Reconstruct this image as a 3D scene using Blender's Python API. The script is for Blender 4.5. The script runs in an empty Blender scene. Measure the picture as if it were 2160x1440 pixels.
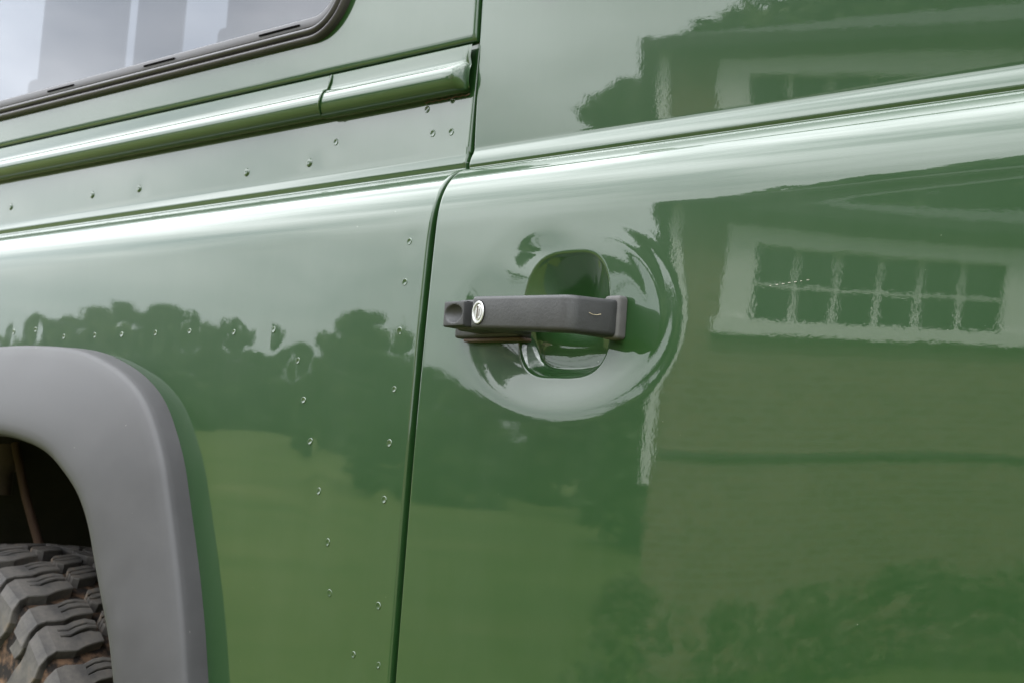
import bpy, bmesh, math, random
import numpy as np
from mathutils import Vector, Matrix
random.seed(7); RNG = np.random.default_rng(7)
S = bpy.context.scene
COL = S.collection
R = math.radians

# ------------------------------------------------------------------ camera
cd = bpy.data.cameras.new('camera'); cam = bpy.data.objects.new('camera', cd); COL.objects.link(cam)
CAM = Vector((0.90512, -0.91055, 0.83778))
rot = Matrix(((0.68110, 0.01992, 0.73192), (0.72855, -0.11803, -0.67475), (0.07294, 0.99281, -0.09491)))
cam.matrix_world = Matrix.Translation(CAM) @ rot.to_4x4()
cd.sensor_width = 36; cd.lens = 60; cd.clip_start = 0.02; cd.clip_end = 3000
cd.dof.use_dof = True; cd.dof.focus_distance = 1.27; cd.dof.aperture_fstop = 23
S.camera = cam

# ------------------------------------------------------------------ sky (bright broken overcast) and sun behind cloud
SUN_EL, SUN_AZ = R(56), R(32)          # azimuth measured clockwise from +Y
W = bpy.data.worlds.new('World'); S.world = W; W.use_nodes = True
nt = W.node_tree; nt.nodes.clear()
def N(t, typ, **kw):
    n = t.nodes.new(typ)
    for k, v in kw.items(): setattr(n, k, v)
    return n
out = N(nt, 'ShaderNodeOutputWorld')
sky = N(nt, 'ShaderNodeTexSky'); sky.sky_type = 'NISHITA'; sky.sun_disc = False
sky.sun_elevation = SUN_EL; sky.sun_rotation = SUN_AZ; sky.air_density = 1.0; sky.dust_density = 2.0
b1 = N(nt, 'ShaderNodeBackground'); b1.inputs[1].default_value = 0.10
nt.links.new(sky.outputs[0], b1.inputs[0])
tc = N(nt, 'ShaderNodeTexCoord'); sp = N(nt, 'ShaderNodeSeparateXYZ'); nt.links.new(tc.outputs['Generated'], sp.inputs[0])
ab = N(nt, 'ShaderNodeMath', operation='ABSOLUTE'); nt.links.new(sp.outputs[2], ab.inputs[0])
gr = N(nt, 'ShaderNodeMath', operation='MULTIPLY_ADD'); nt.links.new(ab.outputs[0], gr.inputs[0])
gr.inputs[1].default_value = 1.85; gr.inputs[2].default_value = 0.42      # overcast: zenith brighter than horizon
mp = N(nt, 'ShaderNodeMapping'); mp.inputs['Scale'].default_value = (1, 1, 2.6); nt.links.new(tc.outputs['Generated'], mp.inputs[0])
nz = N(nt, 'ShaderNodeTexNoise'); nz.inputs['Scale'].default_value = 2.6; nz.inputs['Detail'].default_value = 5; nz.inputs['Roughness'].default_value = .52
nt.links.new(mp.outputs[0], nz.inputs[0])
mr = N(nt, 'ShaderNodeMapRange'); mr.inputs[1].default_value = .3; mr.inputs[2].default_value = .7; mr.inputs[3].default_value = .64; mr.inputs[4].default_value = 1.36
nt.links.new(nz.outputs[0], mr.inputs[0])
ml = N(nt, 'ShaderNodeMath', operation='MULTIPLY'); nt.links.new(gr.outputs[0], ml.inputs[0]); nt.links.new(mr.outputs[0], ml.inputs[1])
b2 = N(nt, 'ShaderNodeBackground'); b2.inputs[0].default_value = (0.94, 0.97, 1.0, 1); nt.links.new(ml.outputs[0], b2.inputs[1])
mr2 = N(nt, 'ShaderNodeMapRange'); mr2.inputs[1].default_value = .35; mr2.inputs[2].default_value = .55; mr2.inputs[3].default_value = .7; mr2.inputs[4].default_value = .97
nt.links.new(nz.outputs[0], mr2.inputs[0])
mx = N(nt, 'ShaderNodeMixShader'); nt.links.new(mr2.outputs[0], mx.inputs[0]); nt.links.new(b1.outputs[0], mx.inputs[1]); nt.links.new(b2.outputs[0], mx.inputs[2])
nt.links.new(mx.outputs[0], out.inputs[0])

sl = bpy.data.lights.new('sun', 'SUN'); sl.energy = 1.5; sl.angle = R(16); sl.color = (1, .97, .92)
so = bpy.data.objects.new('sun', sl); COL.objects.link(so)
sd = Vector((math.sin(SUN_AZ)*math.cos(SUN_EL), math.cos(SUN_AZ)*math.cos(SUN_EL), math.sin(SUN_EL)))
so.rotation_euler = sd.to_track_quat('Z', 'Y').to_euler(); so.location = (0, -3, 6)

S.render.engine = 'CYCLES'
vs = S.view_settings; vs.view_transform = 'Standard'; vs.look = 'None'; vs.gamma = 1; vs.exposure = 2.27; vs.use_curve_mapping = False

# ------------------------------------------------------------------ helpers
def mat(name, color, rough=.5, metal=0., spec=.5, coat=0.):
    m = bpy.data.materials.new(name); m.use_nodes = True
    p = m.node_tree.nodes['Principled BSDF']
    p.inputs['Base Color'].default_value = (*color, 1); p.inputs['Roughness'].default_value = rough
    p.inputs['Metallic'].default_value = metal; p.inputs['Specular IOR Level'].default_value = spec
    p.inputs['Coat Weight'].default_value = coat
    return m
def P(m): return m.node_tree.nodes['Principled BSDF']
def noise(m, scale, detail=4, rough=.5, coord='Object', stretch=None):
    t = m.node_tree; c = N(t, 'ShaderNodeTexCoord'); n = N(t, 'ShaderNodeTexNoise')
    n.inputs['Scale'].default_value = scale; n.inputs['Detail'].default_value = detail; n.inputs['Roughness'].default_value = rough
    if stretch:
        q = N(t, 'ShaderNodeMapping'); q.inputs['Scale'].default_value = stretch
        t.links.new(c.outputs[coord], q.inputs[0]); t.links.new(q.outputs[0], n.inputs[0])
    else: t.links.new(c.outputs[coord], n.inputs[0])
    return n
def ramp(m, src, stops):
    t = m.node_tree; r = N(t, 'ShaderNodeValToRGB'); e = r.color_ramp.elements
    while len(e) < len(stops): e.new(.5)
    for i, (p, c) in enumerate(stops):
        e[i].position = p; e[i].color = (*c, 1) if len(c) == 3 else c
    t.links.new(src, r.inputs[0]); return r
def bump(m, src, dist, strength=1., prev=None):
    t = m.node_tree; b = N(t, 'ShaderNodeBump'); b.inputs['Strength'].default_value = strength; b.inputs['Distance'].default_value = dist
    t.links.new(src, b.inputs['Height'])
    if prev: t.links.new(prev.outputs[0], b.inputs['Normal'])
    return b

def link(o, parent=None):
    COL.objects.link(o)
    if parent: o.parent = parent
    return o
def obj(name, verts, faces, m=None, parent=None, smooth=True):
    me = bpy.data.meshes.new(name); me.from_pydata([tuple(map(float, v)) for v in verts], [], faces); me.update()
    if m: me.materials.append(m)
    if smooth: me.polygons.foreach_set('use_smooth', [True]*len(me.polygons))
    return link(bpy.data.objects.new(name, me), parent)
def grid_obj(name, V, m, parent, mask=None):
    """V: (rows, cols, 3) array -> quad sheet; mask: (rows-1, cols-1) keep."""
    r, c = V.shape[:2]
    idx = np.arange(r*c).reshape(r, c)
    q = np.stack([idx[:-1, :-1], idx[:-1, 1:], idx[1:, 1:], idx[1:, :-1]], -1).reshape(-1, 4)
    if mask is not None: q = q[mask.reshape(-1)]
    me = bpy.data.meshes.new(name)
    me.vertices.add(r*c); me.vertices.foreach_set('co', V.reshape(-1).astype(np.float32))
    me.loops.add(len(q)*4); me.loops.foreach_set('vertex_index', q.reshape(-1).astype(np.int32))
    me.polygons.add(len(q)); me.polygons.foreach_set('loop_start', np.arange(0, len(q)*4, 4, dtype=np.int32))
    me.polygons.foreach_set('use_smooth', np.ones(len(q), bool))
    me.update(calc_edges=True); me.validate()
    me.materials.append(m)
    return link(bpy.data.objects.new(name, me), parent)
def bm_obj(name, bm, m, parent=None, smooth=True, auto=None):
    bmesh.ops.recalc_face_normals(bm, faces=bm.faces)
    me = bpy.data.meshes.new(name); bm.to_mesh(me); bm.free(); me.materials.append(m)
    me.polygons.foreach_set('use_smooth', [smooth]*len(me.polygons))
    if auto is not None: me.set_sharp_from_angle(angle=R(auto))
    return link(bpy.data.objects.new(name, me), parent)
def box_bm(x0, x1, y0, y1, z0, z1, bev=0., seg=2, bm=None):
    bm = bm or bmesh.new()
    vs_ = [bm.verts.new(p) for p in [(x0,y0,z0),(x1,y0,z0),(x1,y1,z0),(x0,y1,z0),(x0,y0,z1),(x1,y0,z1),(x1,y1,z1),(x0,y1,z1)]]
    fs = [bm.faces.new([vs_[i] for i in f]) for f in [(3,2,1,0),(4,5,6,7),(0,1,5,4),(1,2,6,5),(2,3,7,6),(3,0,4,7)]]
    if bev:
        es = set(e for f in fs for e in f.edges)
        bmesh.ops.bevel(bm, geom=list(es), offset=bev, segments=seg, affect='EDGES', profile=.5)
    return bm
def box(name, x0, x1, y0, y1, z0, z1, m, parent=None, bev=0., seg=2):
    return bm_obj(name, box_bm(x0,x1,y0,y1,z0,z1,bev,seg), m, parent, smooth=bev > 0, auto=40 if bev else None)
def tube(name, pts, rad, m, parent=None, seg=10, caps=True):
    pts = [Vector(p) for p in pts]; bm = bmesh.new(); rings = []
    for i, p in enumerate(pts):
        d = (pts[min(i+1, len(pts)-1)]-pts[max(i-1, 0)]).normalized()
        a = d.orthogonal().normalized() if i == 0 else (a - d*a.dot(d)).normalized()
        b = d.cross(a); r = rad[i] if isinstance(rad, (list, tuple)) else rad
        rings.append([bm.verts.new(p+(a*math.cos(k*2*math.pi/seg)+b*math.sin(k*2*math.pi/seg))*r) for k in range(seg)])
    for A, B in zip(rings, rings[1:]):
        for k in range(seg): bm.faces.new([A[k], A[(k+1) % seg], B[(k+1) % seg], B[k]])
    if caps: bm.faces.new(rings[0][::-1]); bm.faces.new(rings[-1])
    return bm_obj(name, bm, m, parent, auto=50)
def empty(name, loc=(0, 0, 0), label=None, cat=None, group=None, rz=0., parent=None):
    o = bpy.data.objects.new(name, None); o.location = loc; o.rotation_euler.z = rz; o.empty_display_size = .1
    link(o, parent)
    if label: o['label'] = label
    if cat: o['category'] = cat
    if group: o['group'] = group
    return o
def sstep(a, b, x):
    t = np.clip((x-a)/(b-a), 0, 1); return t*t*(3-2*t)
def gauss(x, z, cx, cz, sx, sz): return np.exp(-((x-cx)/sx)**2-((z-cz)/sz)**2)
def catmull(pts, n):
    pts = np.asarray(pts, float); P_ = np.vstack([2*pts[0]-pts[1], pts, 2*pts[-1]-pts[-2]])
    d = np.r_[0, np.cumsum(np.linalg.norm(np.diff(pts, axis=0), axis=1))]; o = []
    for s in np.linspace(0, d[-1], n):
        i = min(max(np.searchsorted(d, s, 'right')-1, 0), len(pts)-2); t = (s-d[i])/(d[i+1]-d[i])
        a, b, c, e = P_[i:i+4]
        o.append(.5*((2*b)+(-a+c)*t+(2*a-5*b+4*c-e)*t*t+(-a+3*b-3*c+e)*t**3))
    return np.array(o)

# ------------------------------------------------------------------ materials
def paint_mat():
    m = mat('green_paint', (.0078, .0290, .0064), .42, 0, .15, 1.0); p = P(m)
    p.inputs['Coat Roughness'].default_value = .012; p.inputs['Coat IOR'].default_value = 1.52
    fine = noise(m, 420, 2, .5); mid = noise(m, 62, 2, .5)
    b0 = bump(m, mid.outputs[0], 1.7e-5); b = bump(m, fine.outputs[0], 5e-6, 1, b0)
    m.node_tree.links.new(b.outputs[0], p.inputs['Coat Normal'])
    # dust specks and faint dirt film
    t = m.node_tree; c = N(t, 'ShaderNodeTexCoord'); v = N(t, 'ShaderNodeTexVoronoi'); v.inputs['Scale'].default_value = 62
    t.links.new(c.outputs['Object'], v.inputs[0])
    big = noise(m, 9, 3)
    lt = N(t, 'ShaderNodeMath', operation='LESS_THAN'); t.links.new(v.outputs['Distance'], lt.inputs[0])
    th = N(t, 'ShaderNodeMapRange'); th.inputs[1].default_value = .48; th.inputs[2].default_value = .75; th.inputs[3].default_value = 0.0; th.inputs[4].default_value = .05
    t.links.new(big.outputs[0], th.inputs[0]); t.links.new(th.outputs[0], lt.inputs[1])
    mixc = N(t, 'ShaderNodeMix', data_type='RGBA'); mixc.inputs['A'].default_value = (.0078, .0290, .0064, 1); mixc.inputs['B'].default_value = (.10, .12, .09, 1)
    film = noise(m, 14, 6, .7, stretch=(1, 1, .35)); fr = N(t, 'ShaderNodeMapRange'); fr.inputs[1].default_value = .45; fr.inputs[2].default_value = .8; fr.inputs[3].default_value = 0; fr.inputs[4].default_value = .05
    t.links.new(film.outputs[0], fr.inputs[0]); mx_ = N(t, 'ShaderNodeMath', operation='MAXIMUM'); t.links.new(lt.outputs[0], mx_.inputs[0]); t.links.new(fr.outputs[0], mx_.inputs[1])
    cr = N(t, 'ShaderNodeMapRange'); cr.inputs[1].default_value = .4; cr.inputs[2].default_value = .8; cr.inputs[3].default_value = .008; cr.inputs[4].default_value = .03; t.links.new(film.outputs[0], cr.inputs[0]); t.links.new(cr.outputs[0], p.inputs['Coat Roughness'])
    t.links.new(mx_.outputs[0], mixc.inputs['Factor']); t.links.new(mixc.outputs['Result'], p.inputs['Base Color'])
    return m
PAINT = paint_mat()
def plastic(name, lo, hi, rough, bscale=700, bd=6e-5):
    m = mat(name, lo, rough, 0, .4); n = noise(m, 22, 6, .6)
    r = ramp(m, n.outputs[0], [(.35, lo), (.7, hi)]); m.node_tree.links.new(r.outputs[0], P(m).inputs['Base Color'])
    f = noise(m, bscale, 2); b = bump(m, f.outputs[0], bd); m.node_tree.links.new(b.outputs[0], P(m).inputs['Normal'])
    rr = N(m.node_tree, 'ShaderNodeMapRange'); rr.inputs[3].default_value = rough-.08; rr.inputs[4].default_value = rough+.1
    m.node_tree.links.new(n.outputs[0], rr.inputs[0]); m.node_tree.links.new(rr.outputs[0], P(m).inputs['Roughness'])
    return m
HANDLE = plastic('handle_plastic', (.0095, .0097, .0100), (.0235, .0237, .0238), .52, 420, 1.6e-4)
def chips(m, scale, size, col):
    t = m.node_tree; p = P(m); src = p.inputs['Base Color'].links[0].from_socket
    c = N(t, 'ShaderNodeTexCoord'); v = N(t, 'ShaderNodeTexVoronoi'); v.inputs['Scale'].default_value = scale; t.links.new(c.outputs['Object'], v.inputs[0])
    sp_ = N(t, 'ShaderNodeSeparateColor'); t.links.new(v.outputs['Color'], sp_.inputs[0])
    th = N(t, 'ShaderNodeMapRange'); th.inputs[1].default_value = .78; th.inputs[2].default_value = 1.; th.inputs[3].default_value = 0; th.inputs[4].default_value = size
    t.links.new(sp_.outputs[0], th.inputs[0]); lt = N(t, 'ShaderNodeMath', operation='LESS_THAN'); t.links.new(v.outputs['Distance'], lt.inputs[0]); t.links.new(th.outputs[0], lt.inputs[1])
    x = N(t, 'ShaderNodeMix', data_type='RGBA'); x.inputs['B'].default_value = (*col, 1); t.links.new(lt.outputs[0], x.inputs['Factor']); t.links.new(src, x.inputs['A']); t.links.new(x.outputs['Result'], p.inputs['Base Color'])
GASKET = plastic('dusty_gasket', (.034, .033, .032), (.07, .067, .064), .7)
FLARE = plastic('faded_plastic', (.020, .0194, .0202), (.029, .0280, .0290), .56, 900, 3e-5)
chips(FLARE, 75, .10, (.085, .08, .075))
SEAL = plastic('window_rubber', (.022, .019, .021), (.035, .031, .033), .42, 400, 2e-5)
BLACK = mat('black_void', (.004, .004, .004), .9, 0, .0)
SUSP = plastic('dirty_steel', (.05, .037, .028), (.12, .085, .06), .8, 90, 5e-4)
UNDER = plastic('under_arch', (.006, .005, .004), (.016, .013, .010), .8, 120, 5e-4)
CHROME = mat('chrome', (.42, .42, .41), .34, .75)
KEYWAY = mat('keyway', (.05, .035, .022), .5, .6)
RUST = mat('rusty_steel', (.05, .026, .015), .85)
def rubber_mat():
    m = mat('tyre_rubber', (.05, .05, .05), .75, 0, .3)
    n = noise(m, 26, 6, .65); r = ramp(m, n.outputs[0], [(.36, (.030, .028, .027)), (.56, (.062, .056, .050)), (.72, (.12, .085, .058))])
    m.node_tree.links.new(r.outputs[0], P(m).inputs['Base Color'])
    f = noise(m, 420, 3); b = bump(m, f.outputs[0], 1.2e-4); m.node_tree.links.new(b.outputs[0], P(m).inputs['Normal']); return m
RUBBER = rubber_mat()
def carcass_mat():
    m = mat('tyre_groove', (.03, .025, .02), .9, 0, .2)
    n = noise(m, 60, 5, .6); r = ramp(m, n.outputs[0], [(.45, (.010, .008, .007)), (.66, (.11, .066, .040))])
    m.node_tree.links.new(r.outputs[0], P(m).inputs['Base Color']); return m
GROOVE = carcass_mat()
def glass_mat(name, tint, gain):
    m = bpy.data.materials.new(name); m.use_nodes = True; t = m.node_tree; t.nodes.clear()
    o = N(t, 'ShaderNodeOutputMaterial'); tr = N(t, 'ShaderNodeBsdfTransparent'); tr.inputs[0].default_value = (*tint, 1)
    g = N(t, 'ShaderNodeBsdfGlossy'); g.inputs['Roughness'].default_value = .01; g.inputs[0].default_value = (.95, .96, 1, 1)
    f = N(t, 'ShaderNodeFresnel'); ge = N(t, 'ShaderNodeNewGeometry'); io = N(t, 'ShaderNodeMapRange'); io.inputs[3].default_value = 1.5; io.inputs[4].default_value = 1/1.5
    t.links.new(ge.outputs['Backfacing'], io.inputs[0]); t.links.new(io.outputs[0], f.inputs[0])
    k = N(t, 'ShaderNodeMath', operation='MULTIPLY'); k.inputs[1].default_value = gain; k.use_clamp = True
    t.links.new(f.outputs[0], k.inputs[0])
    x = N(t, 'ShaderNodeMixShader'); t.links.new(k.outputs[0], x.inputs[0]); t.links.new(tr.outputs[0], x.inputs[1]); t.links.new(g.outputs[0], x.inputs[2])
    t.links.new(x.outputs[0], o.inputs[0]); return m
GLASS = glass_mat('tinted_glass', (.25, .26, .275), 1.25)
HGLASS = mat('house_glass', (.012, .016, .018), .08, 0, .35)
def grass_mat():
    m = mat('lawn_grass', (.1, .12, .03), .95, 0, .1); n = noise(m, .35, 6, .6); n2 = noise(m, 7, 4, .6)
    r = ramp(m, n.outputs[0], [(.3, (.066, .076, .024)), (.6, (.094, .098, .036)), (.8, (.125, .116, .052))])
    x = N(m.node_tree, 'ShaderNodeMix', data_type='RGBA', blend_type='MULTIPLY'); x.inputs['Factor'].default_value = .6
    r2 = ramp(m, n2.outputs[0], [(.3, (.5, .55, .5)), (.7, (1.1, 1.1, 1))])
    m.node_tree.links.new(r.outputs[0], x.inputs['A']); m.node_tree.links.new(r2.outputs[0], x.inputs['B'])
    m.node_tree.links.new(x.outputs['Result'], P(m).inputs['Base Color']); return m
GRASS = grass_mat()
def brick_mat():
    m = mat('house_brick', (.2, .13, .09), .9); t = m.node_tree; c = N(t, 'ShaderNodeTexCoord')
    q = N(t, 'ShaderNodeMapping'); q.inputs['Rotation'].default_value = (R(90), 0, 0); b = N(t, 'ShaderNodeTexBrick')
    b.inputs['Color1'].default_value = (.17, .108, .068, 1); b.inputs['Color2'].default_value = (.225, .145, .095, 1); b.inputs['Mortar'].default_value = (.25, .22, .18, 1)
    b.inputs['Scale'].default_value = 4.4; b.inputs['Mortar Size'].default_value = .02
    t.links.new(c.outputs['Object'], q.inputs[0]); t.links.new(q.outputs[0], b.inputs[0]); t.links.new(b.outputs[0], P(m).inputs['Base Color']); return m
BRICK = brick_mat()
WHITE = mat('white_joinery', (.72, .72, .68), .5)
SLATE = mat('roof_slate', (.035, .034, .033), .8)
DARKW = mat('dark_timber', (.025, .022, .02), .8)
def leaf_mat(name, a, b):
    m = mat(name, a, .6, 0, .25); n = noise(m, 1.3, 3); r = ramp(m, n.outputs[0], [(.35, a), (.7, b)])
    m.node_tree.links.new(r.outputs[0], P(m).inputs['Base Color']); return m
LEAF = [leaf_mat('leaf_dark', (.020, .036, .012), (.050, .070, .022)), leaf_mat('leaf_mid', (.030, .050, .014), (.070, .085, .025)), leaf_mat('leaf_shrub', (.075, .072, .035), (.14, .12, .06))]
BARK = mat('bark', (.06, .045, .035), .9)

# ------------------------------------------------------------------ the setting: lawn (reflected in the paint)
def ground_z(x, y):
    d = math.hypot(x+.3, y); t = min(max((d-11)/32, 0), 1); u = min(max((d-47)/60, 0), 1); m = math.exp(-((x+36.5)**2+(y+25.5)**2)/(2*5.2**2)); return 1.5*t*t*(3-2*t)+5*u*u*(3-2*u)+1.5*m
xs = np.r_[-1200, -400, -150, -90, np.arange(-64, 41, 4.), 90, 150, 400, 1200]
V = np.array([[(x, y, ground_z(x, y)) for x in xs] for y in xs])
lawn = grid_obj('lawn', V, GRASS, None); lawn['kind'] = 'structure'

# ------------------------------------------------------------------ the house whose window shows in the door
AZ0 = R(42.5); HN = Vector((-math.sin(AZ0), -math.cos(AZ0), 0))
HO = Vector((.905, .91, 0)) + HN*9.0
house = empty('brick_house', HO, 'low brick house with a wide white window, mirrored in the green door', 'house', rz=-AZ0)
# local frame: +x runs along the wall to the right of its corner (away from the trees), -y is... rotated so +y faces the car
WX0, WX1, WZ0, WZ1 = .27, 1.90, 2.12, 2.86
def hb(name, x0, x1, d0, d1, z0, z1, m, parent=house, bev=0.):     # d = distance out of the wall toward the car
    return box(name, x0, x1, d0, d1, z0, z1, m, parent, bev)
wallbm = bmesh.new()
for a in [(0, WX0+.06, -.25, 0, -.3, 3.05), (WX1-.06, 8, -.25, 0, -.3, 3.05), (WX0+.06, WX1-.06, -.25, 0, -.3, WZ0+.05), (WX0+.06, WX1-.06, -.25, 0, WZ1-.05, 3.05), (0, .25, -6, -.25, -.3, 3.05), (7.75, 8, -6, -.25, -.3, 3.05)]:
    box_bm(*a, bm=wallbm)
bm_obj('wall', wallbm, BRICK, house, smooth=False)
hb('corner_trim', -.045, .012, -.10, .05, 1.10, 2.98, WHITE)
hb('string_course', .03, 7.9, -.1, .03, 1.30, 1.335, mat('dark_course', (.07, .055, .045), .9))  # thin band, darker than the brick
win = empty('window', (0, 0, 0), parent=house)
hb('frame', WX0, WX0+.17, -.12, .03, WZ0+.10, WZ1-.12, WHITE, win); hb('frame', WX1-.15, WX1, -.12, .03, WZ0+.10, WZ1-.12, WHITE, win)
hb('frame', WX0, WX1, -.12, .032, WZ1-.12, WZ1, WHITE, win)
hb('sill', WX0-.03, WX1+.03, -.12, .08, WZ0, WZ0+.10, WHITE, win)
gx0, gx1, gz0, gz1 = WX0+.17, WX1-.15, WZ0+.10, WZ1-.12
nxp = 6
for i in range(nxp):
    for j in range(2):
        hb('pane', gx0+(gx1-gx0)*i/nxp+.012, gx0+(gx1-gx0)*(i+1)/nxp-.012, -.10, -.09, gz0+(gz1-gz0)*j/2+.008, gz0+(gz1-gz0)*(j+1)/2-.008, HGLASS, win)
for i in range(1, nxp): hb('glazing_bar', gx0+(gx1-gx0)*i/nxp-.013, gx0+(gx1-gx0)*i/nxp+.013, -.10, -.055, gz0, gz1, WHITE, win)
hb('glazing_bar', gx0, gx1, -.099, -.058, (gz0+gz1)/2-.010, (gz0+gz1)/2+.010, WHITE, win)
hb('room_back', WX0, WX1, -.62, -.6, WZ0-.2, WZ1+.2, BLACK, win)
# hipped roof with eaves
ex0, ex1, ey0, ey1, ez, rz_, run = -.16, 8.2, .14, -6.4, 3.02, 4.0, 3.4
rv = [(ex0, ey0, ez), (ex1, ey0, ez), (ex1, ey1, ez), (ex0, ey1, ez), (ex0+run, -3.0, rz_), (ex1-run, -3.0, rz_),
      (ex0, ey0, ez-.02), (ex1, ey0, ez-.02), (ex1, ey1, ez-.02), (ex0, ey1, ez-.02)]
obj('roof', rv, [(0,1,5,4), (1,2,5), (2,3,4,5), (3,0,4), (6,9,8,7), (0,6,7,1), (1,7,8,2), (2,8,9,3), (3,9,6,0)], SLATE, house, False)
gt = hb('gutter', ex0, ex1, .14, .22, 2.93, 3.01, DARKW)

# ------------------------------------------------------------------ trees and shrubs (mirrored in the paint)
def crown_mesh(name, h, rad, n, seed, base=.18, m=None, leaf=.19, lobes=60):
    g = np.random.default_rng(seed); V_, F_ = [], []
    cs = []
    for _ in range(lobes):
        t = base+(1-base)*g.random()**.9; rr = rad*math.sqrt(max(.015, 1-((t-.38)/.63)**2))*g.uniform(.2, .95); a = g.uniform(0, 6.283)
        cs.append((rr*math.cos(a), rr*math.sin(a), t*h, rad*g.uniform(.13, .34)))
    for _ in range(n):
        c = cs[g.integers(lobes)]; d = g.normal(size=3); d /= np.linalg.norm(d); q = np.array(c[:3])+d*c[3]*g.uniform(.5, 1.0)**.7*(1.35 if g.random() < .06 else 1.06)*np.array([1, 1, .8])
        u = g.normal(size=3); u /= np.linalg.norm(u); w = np.cross(u, g.normal(size=3)); w /= np.linalg.norm(w); s = leaf*g.uniform(.5, 1.3)
        k = len(V_); V_ += [q-u*s, q+w*s*.5, q+u*s, q-w*s*.5]; F_.append((k, k+1, k+2, k+3))
    me = bpy.data.meshes.new(name); me.from_pydata([tuple(v) for v in V_], [], F_); me.update(); me.materials.append(m); return me
def trunk_mesh(h, r, seed):
    g = np.random.default_rng(seed); bm = bmesh.new()
    def limb(p, q, r0, r1, seg=6):
        p, q = Vector(p), Vector(q); d = (q-p).normalized(); a = d.orthogonal(); b = d.cross(a)
        A = [bm.verts.new(p+(a*math.cos(k*6.283/seg)+b*math.sin(k*6.283/seg))*r0) for k in range(seg)]
        B = [bm.verts.new(q+(a*math.cos(k*6.283/seg)+b*math.sin(k*6.283/seg))*r1) for k in range(seg)]
        for k in range(seg): bm.faces.new([A[k], A[(k+1) % seg], B[(k+1) % seg], B[k]])
    limb((0, 0, -.3), (.03*h, 0, h*.45), r, r*.6); limb((.03*h, 0, h*.44), (0, .02*h, h*.9), r*.6, r*.12)
    for _ in range(9):
        z = h*g.uniform(.25, .7); a = g.uniform(0, 6.283); l = h*g.uniform(.14, .28)
        limb((.02*h, 0, z), (math.cos(a)*l, math.sin(a)*l, z+l*.8), r*.35, r*.06)
    me = bpy.data.meshes.new('trunk'); bmesh.ops.recalc_face_normals(bm, faces=bm.faces); bm.to_mesh(me); bm.free(); me.materials.append(BARK); return me
KINDS = [(crown_mesh('crown', 6.2, 2.5, 9000, 11, .0, LEAF[0]), trunk_mesh(6.2, .17, 3)),
         (crown_mesh('crown', 6.0, 2.2, 8000, 23, .0, LEAF[1], lobes=54), trunk_mesh(6.0, .15, 4)),
         (crown_mesh('crown', 6.6, 1.6, 7000, 37, .0, LEAF[0], lobes=54), trunk_mesh(6.6, .14, 5))]
NAMES = ['broad round', 'loose-topped', 'slim pointed']
def tree(az, dist, kind, sc, label):
    a = R(az); x, y = .9-math.sin(a)*dist, .9-math.cos(a)*dist
    t = empty('tree', (x, y, ground_z(x, y)), label, 'tree', 'trees mirrored in the paint', rz=random.uniform(0, 6.28)); t.scale = (sc, sc, sc)
    link(bpy.data.objects.new('crown', KINDS[kind][0]), t); link(bpy.data.objects.new('trunk', KINDS[kind][1]), t)
ORD = ['first', 'second', 'third', 'fourth', 'fifth', 'sixth', 'seventh', 'eighth', 'ninth', 'tenth', 'eleventh', 'twelfth', 'thirteenth', 'fourteenth', 'fifteenth', 'sixteenth', 'seventeenth', 'eighteenth', 'nineteenth', 'twentieth']
TREES = [(43.2,30,2,.93),(45.4,34,1,.44),(47.3,36,0,.50),(49.1,31,1,.44),(50.5,32,0,.48),(51.7,34,2,.52),(52.6,41,1,.68),(53.5,47,2,.46),(54.5,48,1,.42),(55.6,49,0,.52),(56.7,47,2,.58),
         (57.8,48,1,.62),(59.2,45,0,.62),(60.6,44,2,.62),(61.5,43,1,.62),(63.0,42,0,.54),(64.6,45,1,.52),(67,46,0,.42),(70,50,1,.42),(73.5,50,0,.5)]
for i, (az, dd, k, sc) in enumerate(TREES):
    tree(az, dd, k, sc, '%s green tree mirrored in the paint, %s along the treeline from the house' % (NAMES[k], ORD[i]))
for i, (az, dd, k, sc) in enumerate([(46.2, 56, 0, .55), (48.4, 58, 1, .58), (50.2, 57, 0, .52), (51.9, 58, 0, .6), (53.6, 59, 0, .46), (55.2, 60, 1, .44), (56.9, 59, 0, .5), (58.6, 58, 0, .62), (60.3, 57, 1, .6), (62.2, 58, 0, .58), (64.2, 58, 0, .5)]):
    tree(az, dd, k, sc, '%s tree of the farther mirrored row, counted from the house outward' % ORD[i])
for (az, dd, k, sc), w_ in zip([(39.6, 24, 1, 1.02), (36.4, 23, 0, 1.10), (33.0, 22, 1, 1.22), (29.0, 24, 0, 1.36), (25.0, 24, 1, 1.4)], ORD):
    tree(az, dd, k, sc, 'tall tree mirrored above the house roof, %s from its left hip' % w_)
shrub_me = [crown_mesh('foliage', .8, .55, 1500, 51, .05, LEAF[2], .04, 40), crown_mesh('foliage', .75, .6, 1500, 57, .05, LEAF[2], .04, 36)]
for i, (s, o_, sc) in enumerate([(.55, .8, .50), (.95, 1.0, .60), (1.35, .8, .66), (1.75, 1.0, .72), (2.15, .8, .76), (2.7, 1.0, .85), (-.05, .7, .62)]):
    p = HO + Vector((math.cos(AZ0), -math.sin(AZ0), 0))*s - HN*o_
    t = empty('shrub', p, ('%s low dark shrub from the corner along the brick house wall, mirrored in the door' % ORD[i] if i < 6 else 'low shrub at the very corner of the brick house, below its white corner trim'), 'shrub', 'shrubs along the house wall', rz=i*1.3); t.scale = (sc,)*3
    link(bpy.data.objects.new('foliage', shrub_me[i % 2]), t)
    tube('stem', [(0, 0, -.05), (.02, 0, .3)], [.03, .015], BARK, t, 6)

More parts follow.
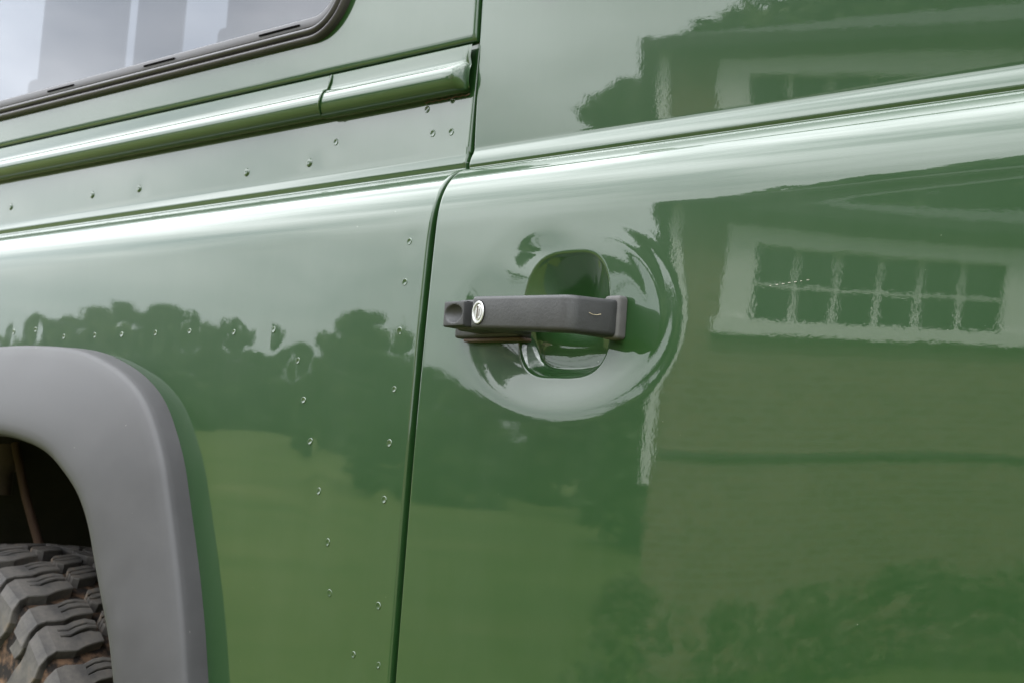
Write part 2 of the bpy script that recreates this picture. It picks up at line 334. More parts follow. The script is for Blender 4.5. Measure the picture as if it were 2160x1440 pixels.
# ================================================================== THE CAR
car = empty('off_road_car', (0, 0, 0), 'glossy green boxy off-road car with black door pull handle and grey wheel arch', 'car')

# ---- side profile by integrating the tilt of the surface normal
def integrate(y, z, segs, ds=.0006):
    """segs: list of (length, tilt0, tilt1, power) in degrees. returns rows (y,z,tilt)."""
    rows = []
    for L, t0, t1, pw in segs:
        n = max(2, int(math.ceil(L/ds)))
        for i in range(n):
            t = R(t0+(t1-t0)*((i+.5)/n)**pw); y += math.sin(t)*L/n; z += math.cos(t)*L/n; rows.append((y, z, t))
    return rows
def crown_y(z): return .076*np.maximum(0, z-.80)**2
Z0 = 1.062
LOWT = math.degrees(.152*(Z0-.8))
def low_rows(zmin, steps):
    return [(float(crown_y(z)), float(z), float(.152*max(0, z-.8))) for z in steps if z >= zmin]
ROLL = [(.0735, LOWT, 75, 1.8)]
zl = np.r_[np.arange(.50, .86, .005), np.arange(.86, 1.0615, .0011)]
DOOR_ROWS = low_rows(.5, zl)+[(float(crown_y(Z0)), Z0, R(LOWT))]+integrate(float(crown_y(Z0)), Z0, ROLL+[(.0009, 74, -20, 1), (.0009, -20, -20, 1), (.003, -20, 12, 1), (.0100, 12, 26, 1), (.005, 26, -2.2, 1)])
yu, zu, _ = DOOR_ROWS[-1]
for z in np.arange(zu+.002, 1.42, .002): DOOR_ROWS.append((yu-(z-zu)*math.tan(R(2.2)) + .11*max(0, z-zu-.02)**2, z, R(-2.0)))
TUB_ROWS = low_rows(.5, zl)+[(float(crown_y(Z0)), Z0, R(LOWT))]+integrate(float(crown_y(Z0)), Z0, ROLL+[(.0014, 74, -9, 1), (.0042, -9, -9, 1), (.0016, -9, 15, 1), (.0060, 15, 12, 1), (.0016, 12, 3, 1), (.006, 4, 2, 1)])
YU = yu

# ---- surface features (metres, positive = into the body)
PKX, PKZ = -.0295, .9865
def waves(x, z, amp, seed):
    g = np.random.default_rng(seed); o = 0*x
    for _ in range(9):
        kx, kz = g.uniform(4, 16), g.uniform(4, 18); o = o+np.sin(kx*x+g.uniform(0, 6))*np.sin(kz*z+g.uniform(0, 6))/(kx*kz)*30
    return o*amp
def door_F(x, z):
    low = 1-sstep(1.055, 1.075, z)
    f = waves(x, z, 2.6e-5, 3)
    # extra crown toward the middle of the door
    f = f + .5*.10*sstep(.10, .36, x)*(z-.985)**2*low
    # dished recess round the handle: deep along the bottom edge, fading out upward
    up = z > .982
    rr = np.sqrt(((x+.031)/.121)**2+((z-.982)/np.where(up, .088, .0725))**2)
    tq = np.clip((rr-.30)/(1.16-.30), 0, 1); dish = 1-tq**3*(tq*(tq*6-15)+10)
    f = f + .0041*dish*(1-.85*sstep(.885, 1.06, z))
    f = f + .00072*gauss(x, z, -.062, 1.037, .028, .014) + .0005*gauss(x, z, -.128, .999, .018, .020)
    f = f + 6.5e-5*np.sin(rr*36+1.5*np.arctan2(z-.98, x+.03))*np.exp(-((rr-.84)/.12)**2)*sstep(.0, .05, x)*sstep(.93, .96, z)              # press ripples
    f = f*low
    # finger pocket
    a = (x-PKX); b = (z-PKZ); hx = .0485-.004*np.clip(b/.05, -1, 1); hz = .0490
    q = ((np.abs(a)/hx)**3.4+(np.abs(b)/hz)**3.0)**(1/3.2)
    wall = 1-sstep(.60, 1.0, q)
    dn = sstep(.014, -.030, b)
    e_up = np.clip((1.0-q)/1.02, 0, 1); p_up = (1-(1-e_up)**1.35)*(.35+.65*sstep(0, .05, 1.0-q))*.0225
    p_dn = sstep(-.01, .15, 1.0-q)*.0140
    return f + p_up*(1-dn)+p_dn*dn
ARCH_OUT = [(-.4667,.6511),(-.4816,.7025),(-.5001,.7547),(-.528,.8214),(-.5477,.8624),(-.5816,.9065),(-.6178,.9328),(-.6682,.9528),(-.74,.9688),(-.8469,.9753),(-.9618,.9751)]
ARCH_IN = [(-.548,.6418),(-.5641,.6803),(-.5841,.7147),(-.6072,.7543),(-.6254,.7857),(-.6497,.8128),(-.6834,.8354),(-.7278,.856),(-.7825,.8671),(-.8383,.872),(-.93,.873)]
RIV_T = [(-.2272,1.0556),(-.2272,1.0202),(-.2274,.9777),(-.2272,.9281),(-.2271,.8821),(-.2275,.8343),(-.2237,.7455),(-.2175,.6969),
         (-.3707,.9542),(-.356,.9182),(-.3399,.8811),(-.3203,.8374),(-.301,.7935),(-.2923,.7502),(-.2522,.7018),
         (-.4148,.9837),(-.4811,.983),(-.5599,.9859),(-.6243,.9855),(-.6916,.9856),(-.7484,.9859),(-.8164,.9859),(-.8846,.9955),(-.9374,.9941)]
RIV_U = [(-.2621,1.1835),(-.2277,1.1879),(-.2508,1.1602),(-.2255,1.1587),(-.3946,1.1678),(-.434,1.1514),(-.5408,1.152),(-.7501,1.1535),(-.8536,1.1552),(-1.0545,1.1571)]
def tub_F(x, z):
    low = 1-sstep(1.06, 1.08, z); f = waves(x, z, 8e-5, 8)
    g = np.random.default_rng(5)
    for (a, b) in RIV_T: f = f + g.uniform(.7e-4, 1.7e-4)*gauss(x, z, a+g.uniform(-.004, .004), b-.004, .014, .017)
    f = f + .0003*gauss(x, z, -.43, 1.03, .06, .04) - .0004*gauss(x, z, -.33, .985, .05, .05)
    return f*low
def sheet(name, rows, xs, F, parent, edge_l=None, edge_r=None, mask=None, flange=.02):
    """build from profile rows, x columns; folded edges turn inward."""
    cols = [(x, 0.) for x in xs]
    rad = .0021
    fold = [(flange, 0), (.008, 0), (rad, 0), (rad*.62, .00012*4), (rad*.30, rad*.30), (rad*.1, rad*.62), (0, rad)]
    if edge_l is not None: cols = [(edge_l+dx, d) for d, dx in fold]+[c for c in cols if c[0] > edge_l+rad*1.05]
    if edge_r is not None: cols = [c for c in cols if c[0] < edge_r-rad*1.05]+[(edge_r-dx, d) for d, dx in fold[::-1]]
    X = np.array([c[0] for c in cols]); D = np.array([c[1] for c in cols])
    Y = np.array([r[0] for r in rows]); Z = np.array([r[1] for r in rows]); T = np.array([r[2] for r in rows])
    XX, ZZ = np.meshgrid(X, Z); f = F(XX, ZZ)
    V = np.stack([XX, Y[:, None]+f+D[None]*np.cos(T)[:, None], ZZ-D[None]*np.sin(T)[:, None]], -1)
    mk = None
    if mask is not None:
        xc = .25*(XX[:-1, :-1]+XX[1:, :-1]+XX[:-1, 1:]+XX[1:, 1:]); zc = .25*(ZZ[:-1, :-1]+ZZ[1:, :-1]+ZZ[:-1, 1:]+ZZ[1:, 1:]); mk = mask(xc, zc)
    return grid_obj(name, V, PAINT, parent, mk)

# door
DX0 = -.1945
xd = np.r_[np.arange(-.195, -.16, .0012), np.arange(-.16, .10, .00085), np.arange(.10, .46, .0022), np.arange(.46, .80, .01)]
door = sheet('door', DOOR_ROWS, xd, door_F, car, edge_l=DX0)
# tub side
xt = np.r_[np.arange(-2.4, -1.2, .02), np.arange(-1.2, -.5, .0042), np.arange(-.5, -.198, .0024)]
TX1 = -.2016
arch_mid = catmull([(.6*a[0]+.4*b[0], .6*a[1]+.4*b[1]) for a, b in zip(ARCH_OUT, ARCH_IN)], 40)
def arch_keep(xc, zc):
    ax = np.where(xc < -1.0, -2.0-xc, xc)
    zlim = np.interp(-ax, -arch_mid[:, 0], arch_mid[:, 1], left=-9, right=arch_mid[-1, 1])
    return zc > np.where(ax > arch_mid[0, 0]-1e-6, -9, zlim)
tub = sheet('rear_side_panel', TUB_ROWS, xt, tub_F, car, edge_r=TX1, mask=arch_keep)
_n = len(tub.data.vertices); _c = np.zeros(_n*3, np.float32); tub.data.vertices.foreach_get('co', _c); _c = _c.reshape(-1, 3)
_c[:, 0] += .0028*sstep(1.05, 1.10, _c[:, 2])*np.clip((_c[:, 0]+.216)/.012, 0, 1); tub.data.vertices.foreach_set('co', _c.reshape(-1)); tub.data.update()
# pillar face seen at the bottom of the door gap
pill = np.array([[(x, r[0]+.017*math.cos(r[2]), r[1]-.017*math.sin(r[2])) for x in (-.225, -.20, -.18)] for r in DOOR_ROWS[::3]])
grid_obj('door_pillar', pill, PAINT, car)

# riveted capping panel above the tub
def cap_F(x, z):
    f = waves(x, z, 8e-5, 17); g = np.random.default_rng(9)
    for (a, b) in RIV_U: f = f + g.uniform(.8e-4, 2.4e-4)*gauss(x, z, a+.004, b-.005, .014, .014)
    return f
CY = YU-.0012
crow = [(CY+.003, 1.1365, R(2)), (CY+.0006, 1.1366, R(2)), (CY, 1.1374, R(2))]+[(CY+(z-1.137)*.03, z, R(2)) for z in np.arange(1.139, 1.238, .002)]
cap = sheet('capping_panel', crow, xt, cap_F, car, edge_r=-.1980, flange=.012)
# hard-top side with window opening
HY = YU-.004
hrow = [(HY+.016, 1.2352, 0), (HY+.004, 1.2352, 0), (HY+.001, 1.2362, 0), (HY, 1.239, 0)]+[(HY-(z-1.239)*.022, z, R(-1.2)) for z in np.r_[np.arange(1.243, 1.36, .003), np.arange(1.36, 2.06, .02)]]
WIN = (-1.75, -.376, 1.271, 1.70, .062)        # x0,x1,z0,z1,corner radius
def rr_sdf(x, z, grow=0.):
    x0, x1, z0, z1, r = WIN; cx, cz = (x0+x1)/2, (z0+z1)/2; hx, hz = (x1-x0)/2-r, (z1-z0)/2-r
    qx, qz = np.abs(x-cx)-hx, np.abs(z-cz)-hz
    return np.hypot(np.maximum(qx, 0), np.maximum(qz, 0))+np.minimum(np.maximum(qx, qz), 0)-r-grow
xh = np.r_[np.arange(-3.6, -1.8, .04), np.arange(-1.8, -.198, .004)]
hard = sheet('hard_top_side', hrow, xh, lambda x, z: waves(x, z, 4e-5, 29), car, edge_r=-.1980, mask=lambda xc, zc: rr_sdf(xc, zc) > -.006, flange=.014)
# black box standing for the shadow in the gap behind the strip
box('gap_shadow', -2.4, -.214, HY+.008, HY+.012, 1.215, 1.245, BLACK, car)

# ---- rub strip (two lengths, half-round with a flat top flange)
def strip(name, x0, x1, rad, zc, cap_end=False):
    yc = CY-.0045; sec = [(CY-.001, 1.2325), (CY-.0045, 1.2330), (CY-.0058, 1.2318), (CY-.0064, zc+rad+.0035), (CY-.0068, zc+rad+.0005)]
    for k in range(0, 19):
        a = R(78-k*(78+92)/18); sec.append((yc-math.cos(a)*rad*.95, zc+math.sin(a)*rad))
    sec += [(CY-.002, zc-rad+.0002), (CY+.002, zc-rad+.0012)]
    sec = np.array(sec); xs_ = list(np.arange(x0, x1-.012, .02))+[x1-.012]; rings = []
    for x in xs_: rings.append(np.c_[np.full(len(sec), x), sec[:, 0], sec[:, 1]])
    if cap_end:
        cyc, czc = CY-.004, zc
        for k in range(1, 7):
            a = k/6*math.pi/2; s = sec.copy(); m_ = np.arange(len(sec)) >= 4
            sc = .18+.82*math.cos(a); s[m_, 0] = cyc+(sec[m_, 0]-cyc)*sc; s[m_, 1] = czc+(sec[m_, 1]-czc)*(.75+.25*math.cos(a))
            rings.append(np.c_[np.full(len(sec), x1-.012+.009*math.sin(a)), s[:, 0], s[:, 1]])
        last = rings[-1].copy(); last[:, 0] = x1; rings.append(last)
    else: rings.append(np.c_[np.full(len(sec), x1), sec[:, 0], sec[:, 1]])
    o = grid_obj(name, np.array(rings), PAINT, car); o.data.set_sharp_from_angle(angle=R(28)); return o
strip('rub_strip', -.404, -.1988, .0136, 1.2040, True)
strip('rub_strip', -2.4, -.4045, .0128, 1.2046)
seam = [(-.4035+.0035*math.sin(k*.3), CY-.0045-math.cos(R(78-k*170/14))*.0140, 1.2043+math.sin(R(78-k*170/14))*.0139) for k in range(12)]
seam = [(-.400, CY-.0062, 1.2320), (-.4005, CY-.0070, 1.225)]+seam
tube('strip_seam', seam, .0011, PAINT, car, 8)
# rusty sealant line under the strip end
tube('rusty_sealant', [(-.264+.0024*k, CY-.0002, 1.1893-.0006*math.sin(k*1.7)) for k in range(26)], [.0003+.0004*abs(math.sin(k*2.3)) for k in range(26)], mat('rust_stain', (.05, .026, .015), .9), car, 6)

# ---- rivets: one shared dome mesh
def dome_mesh(r, h, name='rivet', cup=False):
    prof = [(r*1.16, .0004), (r*1.06, -h*.55), (r*.98, -h), (r*.88, -h*.93), (r*.62, -h*.55), (r*.32, -h*.22), (0, -h*.12)] if cup else [(r*1.12, .0004), (r, -.0001), (r*.93, -h*.42), (r*.72, -h*.8), (r*.42, -h), (r*.24, -h*.93), (0, -h*.78)]
    bm = bmesh.new(); rings = []; sg = 14
    for q, y in prof[:-1]: rings.append([bm.verts.new((q*math.cos(k*6.2832/sg), y, q*math.sin(k*6.2832/sg))) for k in range(sg)])
    top = bm.verts.new((0, prof[-1][1], 0))
    for A, B in zip(rings, rings[1:]):
        for k in range(sg): bm.faces.new([A[k], A[(k+1) % sg], B[(k+1) % sg], B[k]])
    for k in range(sg): bm.faces.new([rings[-1][k], rings[-1][(k+1) % sg], top])
    bmesh.ops.recalc_face_normals(bm, faces=bm.faces)
    me = bpy.data.meshes.new(name); bm.to_mesh(me); bm.free(); me.materials.append(PAINT)
    me.polygons.foreach_set('use_smooth', [True]*len(me.polygons)); return me
RM, RB = dome_mesh(.0031, .0006, cup=True), dome_mesh(.0043, .0015)
for (x, z) in RIV_T:
    o = link(bpy.data.objects.new('rivet', RM), tub); o.scale = (random.uniform(.75, 1.05), random.uniform(.6, 1.1), random.uniform(.85, 1.1)); o.rotation_euler = (random.uniform(-.07, .03), random.uniform(0, 6), random.uniform(-.07, .07)); o.location = (x, float(crown_y(z)+tub_F(np.array([x]), np.array([z]))[0]), z)
for i, (x, z) in enumerate(RIV_U):
    o = link(bpy.data.objects.new('rivet', RM if i < 5 else RB), cap); o.location = (x, CY+(z-1.137)*.03+float(cap_F(np.array([x]), np.array([z]))[0]), z)

# ---- side window: seal, channel, glass
side_window = empty('side_window', (0, 0, 0), parent=car)
def rr_path(inset, n=14):
    x0, x1, z0, z1, r = WIN; r2 = max(r-inset, .004); x0 += inset; x1 -= inset; z0 += inset; z1 -= inset; pts = []
    for cx, cz, a0 in ((x1-r2, z0+r2, -90), (x1-r2, z1-r2, 0), (x0+r2, z1-r2, 90), (x0+r2, z0+r2, 180)):
        for k in range(n+1): a = R(a0+90*k/n); pts.append((cx+r2*math.cos(a), cz+r2*math.sin(a)))
    return pts
def sweep(name, sec, m, parent):
    rows = [[(x, HY-(z-1.239)*.022-h, z) for x, z in rr_path(o)+[rr_path(o)[0]]] for o, h in sec]
    return grid_obj(name, np.array(rows), m, parent)
sweep('outer_seal', [(-.001, -.002), (-.001, .004), (.0003, .0066), (.0022, .0078), (.0042, .0070), (.0052, .0045), (.0058, .0022), (.0066, .0050), (.0080, .0078), (.0100, .0086), (.0118, .0076), (.0127, .005), (.0130, -.002)], SEAL, side_window)
CHANM = plastic('channel_grey', (.030, .028, .031), (.045, .042, .045), .5, 500, 2e-5)
sweep('glass_channel', [(.0128, -.001), (.0134, .0034), (.0150, .0040), (.0225, .0036), (.0238, .0028), (.0242, -.004)], CHANM, side_window)
for (a, b) in [(-.527, -.458), (-.750, -.687), (-.971, -.908), (-1.19, -1.127)]:
    box('drain_slot', a, b, HY-.0060, HY-.003, 1.2886, 1.2905, BLACK, side_window)
gy = HY-.003
x0, x1, z0, z1, _ = WIN
box('glass', x0+.02, x1-.02, gy, gy+.004, z0+.02, z1-.02, GLASS, side_window)
# what is seen through the glass: lining, pillars and seat tops on the far side
LIN = mat('interior_lining', (.30, .30, .31), .9)
inn = empty('far_side_interior', (0, 0, 0), parent=car)
for a in [(-3.06, -2.635), (-2.59, -2.385), (-2.205, -1.2)]:
    box('pillar_trim', a[0], a[1], 1.05, 1.056, 1.2, 2.3, LIN, inn)
box('seat_top', -3.12, -3.061, 1.05, 1.12, 1.2, 1.825, LIN, inn, .015); box('seat_top', -2.247, -2.206, 1.05, 1.12, 1.2, 1.823, LIN, inn, .015)
box('far_wall', -3.6, .8, 1.05, 1.12, .5, 1.2, LIN, inn); box('unseen_roof_lid', -3.6, .8, .06, 1.3, 2.35, 2.4, LIN, inn); box('unseen_floor', -3.6, .8, .12, 1.04, .95, 1.0, LIN, inn)  # roof and floor are out of view, added to keep the cabin dark
box('unseen_bulkhead', .3, .34, .10, 1.04, 1.0, 2.34, LIN, inn)  # unseen front panel, added to close off light from the cabin

# ---- plastic wheel-arch flare
no = 70
ao = catmull(ARCH_OUT, no); ai = catmull(ARCH_IN, no)
ao = np.vstack([[(-.4667+.030, .6511-.13)], ao]); ai = np.vstack([[(-.548+.030, .6418-.125)], ai])
ao = np.vstack([ao, [(-1.0, .9751)]]); ai = np.vstack([ai, [(-1.0, .873)]])
def mirror(a): b = a[::-1][1:].copy(); b[:, 0] = -2.0-b[:, 0]; return np.vstack([a, b])
ao, ai = mirror(ao), mirror(ai)
sec = [(-.004, .012), (-.003, -.001), (.0, -.006), (.003, -.0145), (.008, -.0205), (.018, -.0240), (.05, -.0268), (.14, -.0310), (.25, -.0362), (.40, -.0420), (.58, -.0482), (.74, -.0528), (.85, -.0550), (.92, -.0556), (.965, -.0545), (.99, -.0520), (1.0, -.048), (1.004, -.042), (1.0, -.020), (.99, .02)]
rows = []
for f, y in sec:
    p = ao+(ai-ao)*f; yy = np.array([crown_y(z) for z in p[:, 1]])*max(0, 1-f)
    rows.append(np.c_[p[:, 0], y+yy, p[:, 1]])
flare = grid_obj('wheel_arch_flare', np.array(rows)[::-1], FLARE, car)
# gouges rubbed into the flare lip
for pts, r_ in [([(-.5640, -.0525, .694), (-.5655, -.0527, .699), (-.5650, -.0527, .704)], .0011), ([(-.5690, -.0524, .6925), (-.5683, -.0526, .697)], .0009), ([(-.5835, -.0505, .7185), (-.5822, -.0505, .723)], .001)]:
    tube('scuff', pts, r_, mat('scuffed_plastic', (.34, .20, .12), .8), flare, 6)

# ---- wheel well
lin = []
for k in range(37):
    a = R(-10+200*k/36); lin.append([(-1.0+.57*math.cos(a), y, .42+.53*math.sin(a)) for y in (.006, .1, .3, .6)])
liner = grid_obj('arch_liner', np.array(lin), UNDER, car)
box('inner_wing', -1.6, -.4, .60, .62, .3, 1.0, UNDER, car)
tube('damper', [(-1.315, .20, .90), (-1.25, .20, .80), (-1.18, .20, .715)], .0065, RUST, car, 10)
tube('spring_seat', [(-1.335, .19, .91), (-1.330, .19, .838), (-1.330, .19, .832), (-1.330, .19, .80)], [.034, .034, .026, .026], SUSP, car, 14)
tube('bump_stop', [(-1.245, .21, .92), (-1.245, .21, .874)], [.026, .018], SUSP, car, 12)

# ---- wheel
RT = .375; WC = Vector((-1.0, 0, .375)); TW = .235
wheel = empty('wheel', WC, parent=car)
FLOOR = RT-.0125
def carc(w):
    """w>=0 across tread (y=w), w<0 wraps round the shoulder and down the sidewall. returns (y, r, ny, nr)."""
    rs = .012
    crown = lambda q: -.010*((q-TW/2)/(TW/2))**2
    if 0 <= w <= TW: return w, FLOOR+crown(w), 0., 1.
    sgn = -1 if w < 0 else 1; s = -w if w < 0 else w-TW; base = 0. if w < 0 else TW
    r0 = FLOOR+crown(0)
    if s < rs*1.35:
        a = s/rs; a = min(a, 1.35); return base+sgn*rs*math.sin(a), r0-rs*(1-math.cos(a)), sgn*math.sin(a), math.cos(a)
    a = 1.35; s2 = s-rs*1.35; y = base+sgn*(rs*math.sin(a)+.0055*math.sin(min(s2/.075, 1.6)*1.57)); r = r0-rs*(1-math.cos(a))-s2*.985
    return y, r, sgn*.985, .17
def wpt(u, w, h):
    y, r, ny, nr = carc(w); th = u/RT; r += nr*h; y += ny*h
    return (r*math.cos(th), y, r*math.sin(th))
# carcass
ws = list(np.linspace(-.135, 0, 22))+list(np.linspace(.01, TW, 16))+list(np.linspace(TW+.008, TW+.135, 14))
rows = [[wpt(2*math.pi*RT*k/120, w, 0) for k in range(121)] for w in ws]
grid_obj('tyre_carcass', np.array(rows), GROOVE, wheel)
rim = [[(r*math.cos(k*math.pi/24), y, r*math.sin(k*math.pi/24)) for k in range(49)] for r, y in [(.245, .02), (.215, .004), (.206, .02), (.19, .06), (.12, .05), (.06, .03), (.001, .03)]]
grid_obj('rim', np.array(rim), mat('steel_rim', (.30, .30, .31), .45, .6), wheel)
def block(strips, hfun):
    """strips: list of (ws, ul, ur): raised prisms separated by sipes, one mesh."""
    V_, F_ = [], []
    for wl, ul, ur in strips:
        n = len(wl); k0 = len(V_)
        for w, a, b in zip(wl, ul, ur):
            h = hfun(w); e = .0011
            V_ += [wpt(a, w, -.002), wpt(a, w, h-e), wpt(a+e, w, h), wpt(b-e, w, h), wpt(b, w, h-e), wpt(b, w, -.002)]
        for i in range(n-1):
            for j in range(5): F_.append((k0+6*i+j, k0+6*i+j+1, k0+6*i+6+j+1, k0+6*i+6+j))
        F_.append(tuple(k0+j for j in range(6))[::-1]); F_.append(tuple(k0+6*(n-1)+j for j in range(6)))
    me = bpy.data.meshes.new('tread_block'); me.from_pydata(V_, [], F_)
    bm = bmesh.new(); bm.from_mesh(me); bmesh.ops.recalc_face_normals(bm, faces=bm.faces); bm.to_mesh(me); bm.free()
    me.materials.append(RUBBER); me.update(); return me
U = 2*math.pi*RT/50       # one block pitch (about 47 mm)
def seg_lr(wl, cu, hw, zig=0., zag=None):
    ul, ur = [], []
    for w in wl:
        c = cu(w) if callable(cu) else cu; q = hw(w) if callable(hw) else hw; ul.append(c-q); ur.append(c+q)
    return (wl, ul, ur)
tread_h = lambda w: .0125 if w >= -.004 else (.0125-.0045*min(1, (-w-.004)/.02))
def split(wl, c, hw, cuts, gap=.0011):
    """cut a block across u at fractions -> several strips"""
    ed = [-1]+cuts+[1]; out_ = []
    for a, b in zip(ed, ed[1:]):
        ul = [c(w)+hw(w)*a+(gap/2 if a > -1 else 0) for w in wl]; ur = [c(w)+hw(w)*b-(gap/2 if b < 1 else 0) for w in wl]
        out_.append((wl, ul, ur))
    return out_
tri = lambda q: abs((q % 2)-1)*2-1
skew = lambda w: .0030*tri(w/.021)+.16*w
wl_t = [-.002, .010, .022, .034, .046, .055]
wl_long = [-.078, -.062, -.046, -.032, -.020, -.012, -.006, 0.0, .010, .022, .034, .046, .056]
wl_short = [-.040, -.030, -.0205, -.019, -.010, -.004, .004, .012, .024, .036, .048, .060]
c1 = lambda w: skew(w)+(.010*math.sin(min(0, w)*55))
hw_long = lambda w: (.0200 if w > -.004 else .0195-.006*min(1, max(0, (-w-.03)/.05)))*(1-.18*max(0, (w-.045)/.012))
hw_short = lambda w: .0145*(1-.15*max(0, (w-.05)/.01)) if w > -.02 else .011
def notch(wl, c, hw, w_in, wide, at=0., sip=.55):
    """solid outer part, inner part split by a wedge that opens toward the tread centre"""
    lo = [w for w in wl if w <= w_in]; hi = [w for w in wl if w >= w_in]
    g = lambda w: .0006+wide*(w-w_in)/(hi[-1]-w_in)
    return [(lo, [c(w)-hw(w) for w in lo], [c(w)+hw(w) for w in lo]),
            (hi, [c(w)-hw(w) for w in hi], [c(w)+hw(w)*at-g(w)/2 for w in hi]), (hi, [c(w)+hw(w)*at+g(w)/2 for w in hi], [c(w)+hw(w)*sip-.0005 for w in hi]), (hi, [c(w)+hw(w)*sip+.0005 for w in hi], [c(w)+hw(w) for w in hi])]
ML = block(notch(wl_long, c1, hw_long, .010, .006, .1), tread_h)
MS = block(notch(wl_short, c1, hw_short, .024, .0018, -.1), lambda w: .0125 if w > -.006 else (.011 if w > -.0195 else .0065))
wl_m = [.066, .072, .086, .098, .104]; cm = lambda w: .30*(w-.085)+.010
hm = lambda w: .0150 if .070 < w < .100 else .0085
MM = block(split(wl_m, cm, hm, [-.25, .38]), lambda w: .0122)
wl_c = [.110, .116, .124, .130]; cc = lambda w: -.5*(w-.12)-.006; hc = lambda w: .0155 if .113 < w < .127 else .009
MC = block(split(wl_c, cc, hc, [.1]), lambda w: .0122)
def flipw(me):
    m2 = me.copy(); n = len(m2.vertices); co = np.zeros(n*3, np.float32); m2.vertices.foreach_get('co', co); co = co.reshape(-1, 3)
    co[:, 1] = TW-co[:, 1]; co[:, 2] *= -1; m2.vertices.foreach_set('co', co.reshape(-1)); m2.update(); return m2
ML2, MS2, MM2 = flipw(ML), flipw(MS), flipw(MM)
for k in range(50):
    th = k*2*math.pi/50 + (.012 if k % 2 else -.004)
    for me, ph in ((ML if k % 2 else MS, 0), (MM, .4), (MC, .1), (MM2, .7), (ML2 if k % 2 else MS2, .3)):
        o = link(bpy.data.objects.new('tread_block', me), wheel); o.rotation_euler = (0, -(th+ph*2*math.pi/50), 0)

# ================================================================== door handle
handle = empty('door_handle', (0, 0, 0), parent=car)
def grip_mesh():
    outl = [(-.0832, -.0450), (.0150, -.0452), (.0195, -.0447), (.0232, -.0431), (.0257, -.0403), (.0272, -.0368), (.0345, -.0080), (.0335, .0045), (.0190, .0045), (.0130, -.0250), (.006, -.0275), (-.052, -.0280), (-.060, .0), (-.0832, .0)]
    bm = bmesh.new(); zt, zb = .9957, .9708
    A = [bm.verts.new((x, y, zb)) for x, y in outl]; B = [bm.verts.new((x, y, zt)) for x, y in outl]
    bm.faces.new(A[::-1]); bm.faces.new(B); n = len(outl)
    for k in range(n): bm.faces.new([A[k], A[(k+1) % n], B[(k+1) % n], B[k]])
    bmesh.ops.recalc_face_normals(bm, faces=bm.faces)
    es = [e for e in bm.edges if not (e.verts[0].co.z != e.verts[1].co.z and abs(e.verts[0].co.x-.022) < .012 and e.verts[0].co.y < -.02)]
    bmesh.ops.bevel(bm, geom=es, offset=.0030, segments=4, affect='EDGES', profile=.5, clamp_overlap=True)
    for v in bm.verts:
        t = min(max((v.co.x+.083)/.11, 0), 1); zc = .9833-.0040*t; sc = 1+.10*t; v.co.z = zc+(v.co.z-.98325)*sc
        t2 = min(max((v.co.x-.027)/.014, 0), 1); v.co.z += .0022*t2
    return bm
bm_obj('grip', grip_mesh(), HANDLE, handle, auto=40)
# left foot: base pad, arm behind the button
box('base_pad', -.1460, -.0700, -.0065, .0100, .9690, .9990, HANDLE, handle, .0025, 3)
box('rubber_gasket', -.1370, -.0700, -.0040, .0100, .9662, .9689, mat('old_gasket', (.05, .03, .022), .8), handle, .0008, 1)
box('arm', -.1170, -.0800, -.0300, .0000, .9715, .9960, HANDLE, handle, .0028, 3)
# push button with a dished oval face
def button_mesh():
    nx, nz = 34, 26; x0, x1, z0, z1, yf = -.1235, -.0985, .9738, .9938, -.0385; V_ = []
    for j in range(nz+1):
        r_ = []
        for i in range(nx+1):
            u, v = i/nx*2-1, j/nz*2-1; x = (x0+x1)/2+u*(x1-x0)/2; z = (z0+z1)/2+v*(z1-z0)/2
            e = max(abs(u)**14, abs(v)**12); y = yf+.0022*(1-math.sqrt(max(0, 1-min(1, e)**2)))
            q = (u/.80)**2+(v/.72)**2
            if q < 1: y += .0050*(1-q)**.62
            r_.append((x, y, z))
        V_.append(r_)
    V_ = np.array(V_)
    G = V_.reshape(-1, 3).tolist(); idx = np.arange((nz+1)*(nx+1)).reshape(nz+1, nx+1); F_ = []
    for j in range(nz):
        for i in range(nx): F_.append((idx[j, i], idx[j, i+1], idx[j+1, i+1], idx[j+1, i]))
    ring = list(idx[0, :])+list(idx[1:, -1])+list(idx[-1, -2::-1])+list(idx[-2:0:-1, 0])
    k = len(G)
    for r_ in ring: p = G[r_]; G.append((p[0], -.006, p[2]))
    n = len(ring)
    for a in range(n): F_.append((ring[a], k+a, k+(a+1) % n, ring[(a+1) % n]))
    return G, [tuple(int(i) for i in f) for f in F_]
G, F_ = button_mesh(); bt = obj('push_button', G, F_, HANDLE, handle); bt.data.set_sharp_from_angle(angle=R(50))
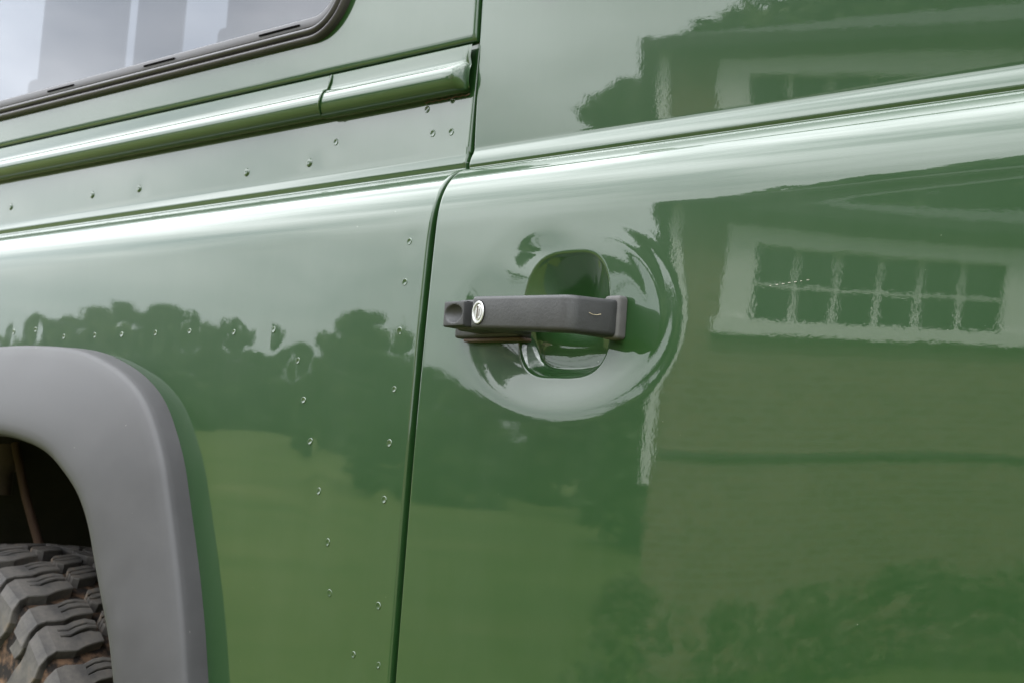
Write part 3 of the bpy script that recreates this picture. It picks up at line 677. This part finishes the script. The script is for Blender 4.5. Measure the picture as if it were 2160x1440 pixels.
# lock barrel
def lathe(name, prof, cx, cz, m, parent, sg=40, sx=.74):
    bm = bmesh.new(); rings = [[bm.verts.new((cx+r*sx*math.cos(k*2*math.pi/sg), y, cz+r*math.sin(k*2*math.pi/sg))) for k in range(sg)] for r, y in prof]
    for A, B in zip(rings, rings[1:]):
        for k in range(sg): bm.faces.new([A[k], A[(k+1) % sg], B[(k+1) % sg], B[k]])
    bm.faces.new(rings[-1]); return bm_obj(name, bm, m, parent, auto=35)
LX, LZ = -.0738, .9826
lathe('lock_surround', [(.0095, -.0448), (.0095, -.0453), (.0092, -.0455), (.0089, -.0452)], LX, LZ, BLACK, handle)
lathe('lock_ring', [(.0089, -.0448), (.0089, -.0460), (.0085, -.0464), (.0072, -.0464), (.0068, -.0458), (.0066, -.0452)], LX, LZ, CHROME, handle)
lathe('lock_barrel', [(.0067, -.0450), (.0062, -.0455), (.0060, -.0456)], LX, LZ, CHROME, handle)
dsh = [(LX+.0002, LZ+.0052)]+[(LX+.0002+.0038*math.sin(a), LZ+.0052*math.cos(a)) for a in np.linspace(.15, 2.99, 12)]+[(LX+.0002, LZ-.0052)]
bm = bmesh.new(); A = [bm.verts.new((x, -.0456, z)) for x, z in dsh]; B = [bm.verts.new((x, -.0461, z)) for x, z in dsh]; bm.faces.new(B)
for k in range(len(dsh)): bm.faces.new([A[k], A[(k+1) % len(dsh)], B[(k+1) % len(dsh)], B[k]])
bm_obj('key_shutter', bm, CHROME, handle, auto=30)
box('keyhole', LX-.0013, LX+.0002, -.0462, -.0452, LZ-.0046, LZ+.0052, KEYWAY, handle)
box('keyhole', LX+.0012, LX+.0018, -.0463, -.0455, LZ-.0030, LZ+.0026, KEYWAY, handle)
# right foot: weathered end flange
def flange_mesh():
    bm = box_bm(.0200, .0362, -.0050, .0060, .9650, .9975, .0030, 4); return bm
bm_obj('end_flange', flange_mesh(), GASKET, handle, auto=40)
tube('caught_straw', [(.0306, -.0300, .9812), (.0312, -.0268, .9802), (.0320, -.0230, .9803), (.0326, -.0195, .9812)], .00022, mat('straw', (.30, .25, .17), .8), handle, 6)

# ---- small marks on the door paint
SCR = mat('scratch_white', (.30, .28, .24), .7)
def surf(x, z): return float(crown_y(z)+door_F(np.array([x]), np.array([z]))[0])
for i in range(7):
    x, z = .170+.0052*i, .9995+.0004*i; l = .0013 if i in (0, 5) else .0021
    tube('paint_scratch', [(x, surf(x, z)-.0001, z), (x+l, surf(x+l, z)-.0001, z+.0001)], 0.0002, SCR, door, 5)
# sticker-like white rimmed badge just entering at the top of the door
lathe('white_roundel', [(.0165, YU-.002), (.0165, YU-.0072), (.0155, YU-.008), (.0115, YU-.008), (.011, YU-.0066)], -.1055, 1.2762, mat('white_rim', (.75, .75, .73), .4), door, sx=1.0)
lathe('roundel_centre', [(.0112, YU-.003), (.0108, YU-.0070)], -.1055, 1.2762, BLACK, door, sx=1.0)
